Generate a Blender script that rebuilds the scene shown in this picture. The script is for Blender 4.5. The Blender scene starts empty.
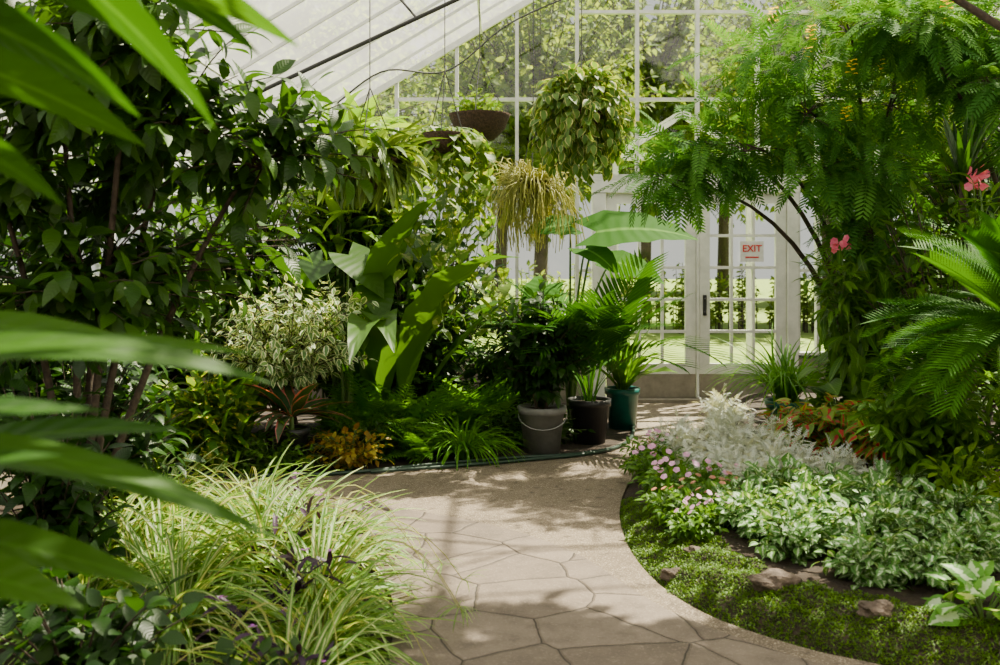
import bpy, math, bmesh, numpy as np
from mathutils import Vector
R = np.random.default_rng(11)
scene = bpy.context.scene
COL = scene.collection
V = lambda *a: np.array(a, dtype=float)

def nrm(a):
    a = np.asarray(a, float)
    return a / (np.linalg.norm(a, axis=-1, keepdims=True) + 1e-9)

# ------------------------------------------------------------ materials
def new_mat(name):
    m = bpy.data.materials.new(name); m.use_nodes = True
    nt = m.node_tree; nt.nodes.clear()
    return m, nt, nt.nodes, nt.links

def mixc(nt, f, a, b):
    n = nt.nodes.new('ShaderNodeMix'); n.data_type = 'RGBA'
    for s, v in ((0, f), (6, a), (7, b)):
        if isinstance(v, bpy.types.NodeSocket): nt.links.new(v, n.inputs[s])
        elif s == 0: n.inputs[0].default_value = v
        else: n.inputs[s].default_value = (v[0], v[1], v[2], 1)
    return n.outputs[2]

def mth(nt, op, a, b=None, clamp=False):
    n = nt.nodes.new('ShaderNodeMath'); n.operation = op; n.use_clamp = clamp
    for i, v in enumerate((a, b)):
        if v is None: continue
        if isinstance(v, bpy.types.NodeSocket): nt.links.new(v, n.inputs[i])
        else: n.inputs[i].default_value = v
    return n.outputs[0]

def noise(nt, scale, detail=3, co=None, rough=.5):
    n = nt.nodes.new('ShaderNodeTexNoise'); n.inputs['Scale'].default_value = scale
    n.inputs['Detail'].default_value = detail; n.inputs['Roughness'].default_value = rough
    if co is None:
        tc = nt.nodes.new('ShaderNodeTexCoord'); co = tc.outputs['Object']
    nt.links.new(co, n.inputs['Vector'])
    return n.outputs['Fac']

def leafmat(name, c1, c2, trans=.35, rough=.45, edge=None, edge_at=.6, rib=None, blotch=None, blotch_at=.5, bscale=25, center=None, center_at=.4, spec=.35, sat=1.15):
    m, nt, N, L = new_mat(name)
    at = N.new('ShaderNodeAttribute'); at.attribute_name = 'rnd'
    col = mixc(nt, at.outputs['Fac'], c1, c2)
    uv = N.new('ShaderNodeUVMap'); sp = N.new('ShaderNodeSeparateXYZ'); L.new(uv.outputs[0], sp.inputs[0])
    e = mth(nt, 'MULTIPLY', mth(nt, 'ABSOLUTE', mth(nt, 'SUBTRACT', sp.outputs[0], .5)), 2)
    nz = noise(nt, bscale, 2)
    if blotch:
        k = mth(nt, 'MULTIPLY', mth(nt, 'SUBTRACT', nz, blotch_at), 14, True)
        col = mixc(nt, k, col, blotch)
    if edge:
        ee = mth(nt, 'ADD', e, mth(nt, 'MULTIPLY', mth(nt, 'SUBTRACT', nz, .5), .9))
        k = mth(nt, 'MULTIPLY', mth(nt, 'SUBTRACT', ee, edge_at), 8, True)
        col = mixc(nt, k, col, edge)
    if center:
        ee = mth(nt, 'ADD', e, mth(nt, 'MULTIPLY', mth(nt, 'SUBTRACT', nz, .5), 1.4))
        k = mth(nt, 'MULTIPLY', mth(nt, 'SUBTRACT', center_at, ee), 8, True)
        col = mixc(nt, k, col, center)
    if rib:
        k = mth(nt, 'MULTIPLY', mth(nt, 'SUBTRACT', .12, e), 10, True)
        col = mixc(nt, k, col, rib)
    hs = N.new('ShaderNodeHueSaturation'); hs.inputs['Saturation'].default_value = sat; L.new(col, hs.inputs['Color']); col = hs.outputs[0]
    p = N.new('ShaderNodeBsdfPrincipled'); p.inputs['Roughness'].default_value = rough
    p.inputs['Specular IOR Level'].default_value = spec
    L.new(col, p.inputs['Base Color'])
    vw = mth(nt, 'SINE', mth(nt, 'MULTIPLY', mth(nt, 'SUBTRACT', sp.outputs[1], mth(nt, 'MULTIPLY', e, .12)), 60))
    bp = N.new('ShaderNodeBump'); bp.inputs['Strength'].default_value = .15; bp.inputs['Distance'].default_value = .01
    L.new(vw, bp.inputs['Height']); L.new(bp.outputs[0], p.inputs['Normal'])
    t = N.new('ShaderNodeBsdfTranslucent')
    vm = N.new('ShaderNodeVectorMath'); vm.operation = 'MULTIPLY'; L.new(col, vm.inputs[0]); vm.inputs[1].default_value = (2.1, 1.85, .65)
    L.new(vm.outputs[0], t.inputs['Color'])
    mx = N.new('ShaderNodeMixShader'); mx.inputs[0].default_value = trans
    L.new(p.outputs[0], mx.inputs[1]); L.new(t.outputs[0], mx.inputs[2])
    o = N.new('ShaderNodeOutputMaterial'); L.new(mx.outputs[0], o.inputs[0])
    return m

def solid(name, c, rough=.6, c2=None, ns=20, bump=0, metal=0, spec=.4):
    m, nt, N, L = new_mat(name)
    p = N.new('ShaderNodeBsdfPrincipled'); p.inputs['Roughness'].default_value = rough
    p.inputs['Metallic'].default_value = metal; p.inputs['Specular IOR Level'].default_value = spec
    nz = noise(nt, ns, 5, rough=.65)
    if c2 is None: c2 = tuple(x * .8 for x in c)
    k = mth(nt, 'MULTIPLY', mth(nt, 'SUBTRACT', nz, .35), 3.3, True)
    L.new(mixc(nt, k, c2, c), p.inputs['Base Color'])
    if bump:
        b = N.new('ShaderNodeBump'); b.inputs['Strength'].default_value = bump; b.inputs['Distance'].default_value = .02
        L.new(nz, b.inputs['Height']); L.new(b.outputs[0], p.inputs['Normal'])
    o = N.new('ShaderNodeOutputMaterial'); L.new(p.outputs[0], o.inputs[0])
    return m

def glassmat(name, tr=.9, tint=(1, 1, 1), diffuse=0.0):
    m, nt, N, L = new_mat(name)
    a = N.new('ShaderNodeBsdfTransparent'); a.inputs[0].default_value = (*tint, 1)
    g = N.new('ShaderNodeBsdfGlossy'); g.inputs['Roughness'].default_value = .05
    mx = N.new('ShaderNodeMixShader'); mx.inputs[0].default_value = 1 - tr
    L.new(a.outputs[0], mx.inputs[1]); L.new(g.outputs[0], mx.inputs[2])
    out = mx.outputs[0]
    if diffuse:
        t = N.new('ShaderNodeBsdfTranslucent'); t.inputs[0].default_value = (.97, .97, .95, 1)
        m2 = N.new('ShaderNodeMixShader')
        nz = noise(nt, 1.3, 4)
        L.new(mth(nt, 'ADD', mth(nt, 'MULTIPLY', nz, .25), diffuse - .12), m2.inputs[0])
        L.new(out, m2.inputs[1]); L.new(t.outputs[0], m2.inputs[2]); out = m2.outputs[0]
    o = N.new('ShaderNodeOutputMaterial'); L.new(out, o.inputs[0])
    return m

M = {}
M['dark'] = leafmat('leaf_dark', (.018, .050, .008), (.052, .115, .018))
M['deep'] = leafmat('leaf_deep', (.010, .032, .006), (.028, .07, .012), rough=.4)
M['mid'] = leafmat('leaf_mid', (.042, .11, .015), (.10, .20, .028), rib=(.16, .27, .07))
M['bright'] = leafmat('leaf_bright', (.10, .21, .02), (.22, .34, .05), trans=.42)
M['ear'] = leafmat('leaf_ear', (.026, .085, .012), (.050, .135, .020), trans=.25, rib=(.12, .23, .06), rough=.75, spec=.1)
M['ginger'] = leafmat('leaf_ginger', (.018, .060, .006), (.042, .108, .010), trans=.40, rib=(.06, .14, .025), rough=.55, spec=.25)
M['yellowgreen'] = leafmat('leaf_yellowgreen', (.08, .17, .025), (.18, .27, .05), trans=.33, spec=.15, rough=.6)
M['feather'] = leafmat('leaf_feather', (.038, .12, .022), (.09, .21, .04), trans=.33, sat=1.08, spec=.12, rough=.7)
M['fern'] = leafmat('leaf_fern', (.06, .18, .012), (.13, .29, .03), trans=.42)
M['varficus'] = leafmat('leaf_varficus', (.10, .21, .07), (.18, .31, .10), edge=(.70, .74, .50), edge_at=.54, trans=.26, bscale=30, sat=1.05)
M['spider'] = leafmat('leaf_spider', (.080, .19, .03), (.16, .29, .05), center=(.52, .55, .28), center_at=.24, bscale=4, sat=1.05)
M['purple'] = leafmat('leaf_purple', (.022, .008, .026), (.045, .02, .045), trans=.15)
M['silver'] = leafmat('leaf_silver', (.38, .43, .39), (.68, .71, .67), trans=.18, rough=.85, sat=1.)
M['lamium'] = leafmat('leaf_lamium', (.07, .18, .045), (.13, .26, .07), center=(.48, .58, .42), center_at=.30, bscale=110, trans=.22, sat=1.1)
M['orange'] = leafmat('leaf_orange', (.20, .12, .025), (.36, .34, .07), edge=(.22, .06, .025), edge_at=.85, bscale=20)
M['redgreen'] = leafmat('leaf_redgreen', (.08, .20, .025), (.26, .33, .05), center=(.42, .05, .05), center_at=.34, bscale=18, sat=1.05)
M['croton'] = leafmat('leaf_croton', (.05, .13, .02), (.14, .22, .03), blotch=(.46, .42, .12), blotch_at=.58, bscale=22)
M['cordyline'] = leafmat('leaf_cordyline', (.02, .05, .02), (.05, .08, .03), edge=(.45, .16, .16), edge_at=.8, bscale=6)
M['hoya'] = leafmat('leaf_hoya', (.06, .13, .03), (.13, .22, .05), edge=(.42, .42, .18), edge_at=.78, bscale=12)
M['pothos'] = leafmat('leaf_pothos', (.06, .13, .02), (.15, .24, .04), blotch=(.36, .40, .16), blotch_at=.56, bscale=20)
M['orchid'] = leafmat('leaf_orchid', (.055, .11, .022), (.13, .19, .05), rib=(.18, .25, .08), trans=.28)
M['caladium'] = leafmat('leaf_caladium', (.08, .22, .04), (.14, .30, .06), center=(.50, .62, .42), center_at=.42, bscale=45)
M['cycad'] = leafmat('leaf_cycad', (.022, .08, .012), (.055, .145, .02), trans=.22, rough=.65, spec=.2)
M['moss'] = leafmat('leaf_moss', (.045, .11, .010), (.11, .20, .02), trans=.3)
M['outside'] = leafmat('leaf_outside', (.07, .125, .025), (.19, .25, .06), trans=.42, rough=.7)
M['pink'] = leafmat('petal_pink', (.60, .26, .52), (.74, .46, .68), trans=.3, sat=1.)
M['violet'] = leafmat('petal_violet', (.5, .18, .6), (.6, .25, .65), trans=.3)
M['coral'] = leafmat('petal_coral', (.70, .18, .32), (.80, .32, .45), trans=.3)
M['yellowp'] = leafmat('petal_yellow', (.8, .6, .04), (.9, .7, .08), trans=.3)
M['rhips'] = leafmat('stem_rhipsalis', (.26, .29, .08), (.42, .42, .16), trans=.3)
M['stemg'] = solid('stem_green', (.10, .18, .04), .6)
M['bark'] = solid('bark', (.075, .053, .036), .85, (.03, .022, .015), 30, .5)
M['coir'] = solid('coir_fibre', (.08, .045, .025), .95, (.025, .016, .01), 60, .9)
M['wire'] = solid('dark_wire', (.03, .03, .03), .5)
M['white'] = solid('white_painted_metal', (.74, .74, .70), .45, (.58, .59, .55), 6)
M['frame'] = solid('weathered_white_paint', (.62, .63, .59), .55, (.46, .47, .43), 8)
M['kick'] = solid('taupe_kick_plate', (.27, .235, .19), .7, (.19, .165, .13), 9, .1)
M['conc'] = solid('concrete', (.25, .22, .175), .85, (.16, .14, .11), 9, .3)
M['soil'] = solid('soil', (.045, .03, .02), .95, (.018, .012, .008), 18, .9)
M['greypot'] = solid('grey_plastic', (.20, .20, .19), .55, (.13, .13, .125), 8)
M['blackpot'] = solid('black_plastic', (.018, .018, .02), .45)
M['tealpot'] = solid('teal_glaze', (.01, .12, .10), .3, (.006, .08, .07), 8)
M['hose'] = solid('hose_rubber', (.015, .04, .025), .4)
M['rock'] = solid('rock', (.15, .11, .085), .9, (.05, .037, .026), 16, .9)
M['lawn'] = solid('lawn_grass', (.24, .33, .05), .9, (.15, .23, .03), 3, .3)
M['glass'] = glassmat('clear_glass', .94, (.92, .95, .90))
M['roofglass'] = glassmat('whitewashed_glass', .93, (1, 1, .97), .27)
M['signwhite'] = solid('sign_white', (.8, .8, .8), .4)
M['signred'] = solid('sign_red', (.65, .02, .02), .4)
M['metal'] = solid('brushed_metal', (.35, .35, .35), .35, metal=.9)

def pathmat():
    m, nt, N, L = new_mat('aggregate_concrete')
    tc = N.new('ShaderNodeTexCoord'); co = tc.outputs['Object']
    big = noise(nt, 1.6, 5, co); fine = noise(nt, 110, 2, co, .7); mid = noise(nt, 14, 5, co, .7)
    c = mixc(nt, mth(nt, 'MULTIPLY', mth(nt, 'SUBTRACT', big, .3), 2.4, True), (.108, .080, .052), (.20, .155, .106))
    c = mixc(nt, mth(nt, 'MULTIPLY', mth(nt, 'SUBTRACT', fine, .52), 6, True), c, (.40, .33, .24))
    c = mixc(nt, mth(nt, 'MULTIPLY', mth(nt, 'SUBTRACT', mid, .54), 6, True), c, (.06, .044, .029))
    p = N.new('ShaderNodeBsdfPrincipled'); p.inputs['Roughness'].default_value = .85
    L.new(c, p.inputs['Base Color'])
    b = N.new('ShaderNodeBump'); b.inputs['Strength'].default_value = .8; b.inputs['Distance'].default_value = .012
    L.new(fine, b.inputs['Height']); L.new(b.outputs[0], p.inputs['Normal'])
    o = N.new('ShaderNodeOutputMaterial'); L.new(p.outputs[0], o.inputs[0])
    return m

def flagmat():
    m, nt, N, L = new_mat('flagstone_paving')
    tc = N.new('ShaderNodeTexCoord'); co = tc.outputs['Object']
    def vor(feat, sc=2.6):
        v = N.new('ShaderNodeTexVoronoi'); v.feature = feat; v.inputs['Scale'].default_value = sc
        v.voronoi_dimensions = '2D'
        v.inputs['Randomness'].default_value = 1.0
        mp = N.new('ShaderNodeVectorMath'); mp.operation = 'ADD'
        nn = N.new('ShaderNodeTexNoise'); nn.inputs['Scale'].default_value = 5; L.new(co, nn.inputs['Vector'])
        sc2 = N.new('ShaderNodeVectorMath'); sc2.operation = 'SCALE'; L.new(nn.outputs['Color'], sc2.inputs[0]); sc2.inputs['Scale'].default_value = .06
        L.new(co, mp.inputs[0]); L.new(sc2.outputs[0], mp.inputs[1]); L.new(mp.outputs[0], v.inputs['Vector'])
        return v
    d = vor('DISTANCE_TO_EDGE').outputs['Distance']
    cc = vor('F1').outputs['Color']
    sp = N.new('ShaderNodeSeparateColor'); L.new(cc, sp.inputs[0])
    fine = noise(nt, 90, 3, co, .7); mid = noise(nt, 6, 6, co, .7)
    c = mixc(nt, sp.outputs[0], (.125, .095, .070), (.180, .140, .105))
    c = mixc(nt, mth(nt, 'MULTIPLY', mth(nt, 'SUBTRACT', mid, .44), 3.2, True), c, (.080, .061, .045))
    c = mixc(nt, mth(nt, 'MULTIPLY', mth(nt, 'SUBTRACT', fine, .55), 4, True), c, (.29, .235, .18))
    joint = mth(nt, 'MULTIPLY', mth(nt, 'SUBTRACT', .0115, d), 200, True)
    c = mixc(nt, joint, c, (.032, .024, .018))
    p = N.new('ShaderNodeBsdfPrincipled'); p.inputs['Roughness'].default_value = .8
    L.new(c, p.inputs['Base Color'])
    h = mth(nt, 'ADD', mth(nt, 'ADD', mth(nt, 'MULTIPLY', fine, .3), mth(nt, 'MULTIPLY', mid, .6)), mth(nt, 'MULTIPLY', d, 30, True))
    b = N.new('ShaderNodeBump'); b.inputs['Strength'].default_value = .7; b.inputs['Distance'].default_value = .014
    L.new(h, b.inputs['Height']); L.new(b.outputs[0], p.inputs['Normal'])
    o = N.new('ShaderNodeOutputMaterial'); L.new(p.outputs[0], o.inputs[0])
    return m
M['path'] = pathmat(); M['flag'] = flagmat()

# ------------------------------------------------------------ geometry templates
TAB = {
 'ovate': [(0, .05), (.12, .6), (.32, 1), (.6, .82), (.85, .36), (1, .02)],
 'lance': [(0, .12), (.2, .78), (.4, 1), (.7, .72), (.9, .28), (1, .02)],
 'strap': [(0, .6), (.2, .95), (.5, 1), (.8, .62), (1, .03)],
 'heart': [(0, .72), (.12, .97), (.3, 1), (.6, .7), (.85, .3), (1, .02)],
 'obov': [(0, .08), (.3, .5), (.65, 1), (.88, .7), (1, .08)],
 'lin': [(0, 1), (.6, .9), (1, .05)],
}
def arc(bend, n):
    t = np.linspace(0, 1, n + 1); a = -bend * t
    am = (a[1:] + a[:-1]) / 2
    y = np.concatenate([[0], np.cumsum(np.cos(am))]) / n
    z = np.concatenate([[0], np.cumsum(np.sin(am))]) / n
    return t, a, y, z

def leaf(w=.4, prof='ovate', bend=.5, fold=.2, n=5, pet=0., back=0., wave=0.):
    t, a, y, z = arc(bend, n)
    tb = TAB[prof]; f = np.interp(t, [p[0] for p in tb], [p[1] for p in tb]) * w / 2
    vs = []; uv = []
    for i in range(n + 1):
        ny, nz = -math.sin(a[i]), math.cos(a[i])
        for u, sx in ((0, -1), (.5, 0), (1, 1)):
            h = fold * f[i] * abs(sx) + wave * (f[i]) * sx * math.sin(i * 2.3)
            yy = y[i] + ny * h + pet; zz = z[i] + nz * h
            if sx and back: yy -= back * (1 - t[i]) ** 3
            vs.append((sx * f[i], yy, zz)); uv.append((u, t[i]))
    q = []
    for i in range(n):
        for c in (0, 1):
            b = i * 3 + c; q.append((b, b + 1, b + 4, b + 3))
    if pet:
        k = len(vs); hw = .012
        vs += [(-hw, 0, 0), (hw, 0, 0), (hw, pet + .05, 0), (-hw, pet + .05, 0)]
        uv += [(.5, 0)] * 4; q.append((k, k + 1, k + 2, k + 3))
    return dict(v=np.array(vs, float), q=np.array(q, int), uv=np.array(uv, float))

def frames(d, up):
    y = nrm(d); x = np.cross(y, up); x = nrm(x); z = np.cross(x, y)
    return x, y, z

class MB:
    def __init__(s): s.v = []; s.q = []; s.uv = []; s.r = []; s.n = 0
    def raw(s, v, q, uv=None, r=None):
        v = np.asarray(v, float); q = np.asarray(q, int)
        s.v.append(v); s.q.append(q + s.n); s.uv.append(np.zeros((len(v), 2)) + .5 if uv is None else uv)
        s.r.append(np.full(len(v), .5) if r is None else r); s.n += len(v)
    def inst(s, tpl, pos, d, up, sc, ws=1.0):
        pos = np.atleast_2d(pos); N = len(pos)
        d = np.broadcast_to(np.atleast_2d(d), (N, 3)); up = np.broadcast_to(np.atleast_2d(up), (N, 3))
        sc = np.broadcast_to(np.asarray(sc, float), (N,)); ws = np.broadcast_to(np.asarray(ws, float), (N,))
        x, y, z = frames(d, up); T = tpl['v']; K = len(T)
        P = (pos[:, None, :] + sc[:, None, None] * (T[None, :, 0:1] * ws[:, None, None] * x[:, None, :] + T[None, :, 1:2] * y[:, None, :] + T[None, :, 2:3] * z[:, None, :]))
        Q = tpl['q'][None] + (np.arange(N) * K)[:, None, None]
        r = np.repeat(R.random(N), K)
        s.raw(P.reshape(-1, 3), Q.reshape(-1, 4), np.tile(tpl['uv'], (N, 1)), r)
    def tube(s, pts, r0, r1=None, k=6):
        pts = np.asarray(pts, float); n = len(pts); r1 = r0 if r1 is None else r1
        tg = np.gradient(pts, axis=0); tg = nrm(tg)
        ref = V(0, 0, 1) if abs(tg[0][2]) < .9 else V(1, 0, 0)
        x = nrm(np.cross(tg, ref)); z = np.cross(x, tg)
        a = np.arange(k) * 2 * math.pi / k
        rr = np.linspace(r0, r1, n)
        P = pts[:, None, :] + rr[:, None, None] * (np.cos(a)[None, :, None] * x[:, None, :] + np.sin(a)[None, :, None] * z[:, None, :])
        q = [(i * k + j, i * k + (j + 1) % k, (i + 1) * k + (j + 1) % k, (i + 1) * k + j) for i in range(n - 1) for j in range(k)]
        s.raw(P.reshape(-1, 3), q)
    def box(s, x0, x1, y0, y1, z0, z1):
        v = [(x, y, z) for x in (x0, x1) for y in (y0, y1) for z in (z0, z1)]
        s.raw(v, [(0, 1, 3, 2), (4, 6, 7, 5), (0, 4, 5, 1), (2, 3, 7, 6), (0, 2, 6, 4), (1, 5, 7, 3)])
    def beam(s, p, q, w, h):
        p = V(*p); q = V(*q); y = nrm(q - p)
        up = V(0, 0, 1) if abs(y[2]) < .95 else V(0, 1, 0)
        x = nrm(np.cross(y, up)); z = np.cross(x, y)
        v = [c + sx * x * w / 2 + sz * z * h / 2 for c in (p, q) for sx in (-1, 1) for sz in (-1, 1)]
        s.raw(v, [(0, 1, 3, 2), (4, 6, 7, 5), (0, 4, 5, 1), (2, 3, 7, 6), (0, 2, 6, 4), (1, 5, 7, 3)])
    def lathe(s, c, prof, k=28):
        n = len(prof); v = []
        for r, z in prof:
            for j in range(k):
                a = j * 2 * math.pi / k; v.append((c[0] + r * math.cos(a), c[1] + r * math.sin(a), c[2] + z))
        q = [(i * k + j, i * k + (j + 1) % k, (i + 1) * k + (j + 1) % k, (i + 1) * k + j) for i in range(n - 1) for j in range(k)]
        s.raw(v, q)
    def mesh(s, name, base=(0, 0, 0), smooth=True):
        me = bpy.data.meshes.new(name)
        v = np.concatenate(s.v) - np.array(base); q = np.concatenate(s.q); uv = np.concatenate(s.uv); r = np.concatenate(s.r)
        me.vertices.add(len(v)); me.vertices.foreach_set('co', v.ravel().astype(np.float32))
        me.loops.add(q.size); me.loops.foreach_set('vertex_index', q.ravel().astype(np.int32))
        me.polygons.add(len(q)); me.polygons.foreach_set('loop_start', (np.arange(len(q)) * 4).astype(np.int32))
        me.polygons.foreach_set('use_smooth', np.full(len(q), smooth))
        me.update(calc_edges=True)
        ul = me.uv_layers.new(name='UVMap'); ul.data.foreach_set('uv', uv[q.ravel()].ravel().astype(np.float32))
        at = me.attributes.new('rnd', 'FLOAT', 'POINT'); at.data.foreach_set('value', r.astype(np.float32))
        me.validate(); return me

def as_tpl(mb):
    return dict(v=np.concatenate(mb.v), q=np.concatenate(mb.q), uv=np.concatenate(mb.uv))

def pinnate(npair, lf, bend=.5, ang=1.1, lf_len=.25, prof=lambda t: math.sin(math.pi * (0.12 + .85 * t)) ** .7, start=.1, rw=.012, vee=.15, ws=1.):
    m = MB(); n = 16; t, a, y, z = arc(bend, n)
    for sgn in (-1, 1):
        for i in range(npair):
            tt = start + (1 - start) * (i + .3) / npair
            yy = np.interp(tt, t, y); zz = np.interp(tt, t, z); aa = -bend * tt
            tan = V(0, math.cos(aa), math.sin(aa)); nor = V(0, -math.sin(aa), math.cos(aa))
            an = ang * (1 - .35 * tt)
            d = math.cos(an) * tan + sgn * math.sin(an) * V(1, 0, 0) + vee * nor
            m.inst(lf, V(0, yy, zz), d, nor, lf_len * prof(tt), ws)
    m.inst(leaf(rw, 'lin', bend, 0, 8), V(0, 0, 0), V(0, 1, 0), V(0, 0, 1), 1.)
    return as_tpl(m)

def palmate(k, lf, spread=2 * math.pi, droop=.3, pet=.5):
    m = MB()
    for i in range(k):
        a = (i / (k if spread > 6 else k - 1) - .5) * spread
        m.inst(lf, V(0, pet, 0), V(math.sin(a), math.cos(a), -droop), V(0, 0, 1), 1.)
    m.inst(leaf(.02, 'lin', 0, 0, 2), V(0, 0, 0), V(0, 1, 0), V(0, 0, 1), pet)
    return as_tpl(m)

# ------------------------------------------------------------ objects
def thing(name, label, cat, base, parts, group=None):
    e = bpy.data.objects.new(name, None); e.location = base; e.empty_display_size = .1
    COL.objects.link(e); e['label'] = label; e['category'] = cat
    if group: e['group'] = group
    for p in parts:
        pn, mb, mat = p[0], p[1], p[2]; smooth = p[3] if len(p) > 3 else True
        if mb.n == 0: continue
        me = mb.mesh(pn, base, smooth); me.materials.append(mat)
        o = bpy.data.objects.new(pn, me); COL.objects.link(o); o.parent = e
        if pn in ('stem', 'foliage'): o['kind'] = 'stuff'
        if len(p) > 4: o['label'] = p[4]
    return e

def single(name, label, cat, mb, mat, smooth=False, base=(0, 0, 0), structure=False, kind=None):
    me = mb.mesh(name, base, smooth); me.materials.append(mat)
    o = bpy.data.objects.new(name, me); o.location = base; COL.objects.link(o)
    if structure: o['kind'] = 'structure'
    if kind: o['kind'] = kind
    o['label'] = label; o['category'] = cat
    return o

def clone(e, loc, rz=0, s=1., label=None, sz=None):
    def rec(o, par):
        c = o.copy(); COL.objects.link(c)
        if par: c.parent = par
        for ch in list(o.children): rec(ch, c)
        return c
    c = rec(e, None); c.location = loc; c.rotation_euler = (0, 0, rz)
    c.scale = (s, s, sz or s)
    if label: c['label'] = label
    return c

def bez(a, b, c, t):
    t = np.asarray(t)[:, None]; return (1 - t) ** 2 * a + 2 * t * (1 - t) * b + t * t * c

def ell(c, r, n, inner=.45, zmin=None):
    d = nrm(R.normal(size=(n, 3))); k = (inner ** 3 + (1 - inner ** 3) * R.random(n)) ** (1 / 3)
    p = np.array(c) + d * k[:, None] * np.array(r)
    if zmin is not None: p[:, 2] = np.maximum(p[:, 2], zmin)
    return p

def twigs(S, Lf, base, targets, k, tpls, size, start=.3, ang=.9, droop=.25, r=.006, arch=.15, wob=.3, pull=.35, sides=4):
    base = np.atleast_2d(base)
    for j, T in enumerate(targets):
        b = base[j % len(base)]
        D = np.linalg.norm(T - b)
        C = b * .5 + T * .5; C[:2] += (b[:2] - T[:2]) * pull * .5; C = C + V(0, 0, arch * D)
        S.tube(bez(b, C, T, np.linspace(0, 1, 6)), r, r * .4, sides)
        kk = k
        ts = np.clip(np.linspace(start, 1, kk) + R.normal(0, .02, kk), 0, 1)
        p = bez(b, C, T, ts); tan = nrm(2 * (1 - ts)[:, None] * (C - b) + 2 * ts[:, None] * (T - C))
        az = np.arange(kk) * 2.4 + R.random() * 6
        ref = np.where(np.abs(tan[:, 2:3]) > .9, V(1, 0, 0)[None], V(0, 0, 1)[None])
        x = nrm(np.cross(tan, ref)); z = np.cross(x, tan)
        lat = np.cos(az)[:, None] * x + np.sin(az)[:, None] * z
        aa = np.full(kk, ang); aa[-1] = .15
        d = np.cos(aa)[:, None] * tan + np.sin(aa)[:, None] * lat + V(0, 0, -droop) + R.normal(0, wob, (kk, 3)) * .5
        up = V(0, 0, 1) + tan * .3 + R.normal(0, wob, (kk, 3))
        sel = R.integers(0, len(tpls), kk); sz = size * R.uniform(.65, 1.15, kk)
        for m in range(len(tpls)):
            w = sel == m
            if w.any(): Lf.inst(tpls[m], p[w], d[w], up[w], sz[w])

def rosette(Lf, c, n, L, el, tpls, rad=.03, ws=1., az=(0, 2 * math.pi), tw=.15):
    a = R.uniform(az[0], az[1], n); e = R.uniform(el[0], el[1], n)
    d = np.stack([np.cos(a) * np.cos(e), np.sin(a) * np.cos(e), np.sin(e)], 1)
    pos = np.array(c) + np.stack([np.cos(a), np.sin(a), 0 * a], 1) * (rad * R.random(n))[:, None]
    up = V(0, 0, 1) - d * d[:, 2:3] + R.normal(0, tw, (n, 3))
    s = R.uniform(L[0], L[1], n); sel = R.integers(0, len(tpls), n)
    for m in range(len(tpls)):
        w = sel == m
        if w.any(): Lf.inst(tpls[m], pos[w], d[w], up[w], s[w], ws)

OV = [leaf(.5, 'ovate', b, .25, 5, .12) for b in (.2, .6, 1.0)]
OVS = [leaf(.55, 'ovate', b, .2, 3) for b in (.2, .7)]
OVW = [leaf(.72, 'ovate', b, .2, 5, .12) for b in (.2, .7)]
OVX = [leaf(.85, 'ovate', b, .2, 5, .12) for b in (.2, .7)]
LA = [leaf(.26, 'lance', b, .3, 6, .05) for b in (.3, .9, 1.4)]
LAW = [leaf(.36, 'lance', b, .25, 7, .1, wave=.2) for b in (.4, .9, 1.3)]
STR = [leaf(.045, 'strap', b, .4, 9) for b in (1.0, 1.6, 2.1, 2.6)]
HE = [leaf(.85, 'heart', b, .15, 6, .25, .18) for b in (.3, .8)]

def pot(mb, c, rt, rb, h, rim=.02):
    mb.lathe(c, [(0.001, 0), (rb, 0), (rb + (rt - rb) * .85, h * .84), (rt + rim * .4, h * .85), (rt + rim * .6, h), (rt - .012, h), (rt - .02, h * .9)], 30)
def soil(mb, c, r, z):
    mb.lathe(c, [(.001, z + .01), (r * .6, z + .008), (r, z)], 20)

# ------------------------------------------------------------ SHELL
YB = 10.3; XL, XR, XC, ZR = -3.2, 8.2, 2.5, 5.6
zr = lambda x: ZR - .6 * abs(x - XC)
YF = -3.0

def catmull(P, k=6):
    P = [V(*p) for p in P]; out = []
    for i in range(len(P) - 1):
        p0 = P[max(i - 1, 0)]; p1 = P[i]; p2 = P[i + 1]; p3 = P[min(i + 2, len(P) - 1)]
        for j in range(k):
            t = j / k
            out.append(.5 * ((2 * p1) + (-p0 + p2) * t + (2 * p0 - 5 * p1 + 4 * p2 - p3) * t * t + (-p0 + 3 * p1 - 3 * p2 + p3) * t ** 3))
    out.append(P[-1]); return np.array(out)

def ngon(name, pts, z, mat, label, cat, structure=False, thick=.05):
    me = bpy.data.meshes.new(name); n = len(pts)
    v = [(p[0], p[1], z) for p in pts] + [(p[0], p[1], z - thick) for p in pts]
    f = [tuple(range(n))] + [(i, i + n, (i + 1) % n + n, (i + 1) % n) for i in range(n)]
    me.from_pydata(v, [], f); me.update(); me.materials.append(mat)
    o = bpy.data.objects.new(name, me); COL.objects.link(o); o['label'] = label; o['category'] = cat
    if structure: o['kind'] = 'structure'
    return o

m = MB(); m.box(XL, XR, YF, YB, -.1, 0)
single('floor', 'dark damp soil floor of the planting beds', 'floor', m, M['soil'], structure=True)

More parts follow.
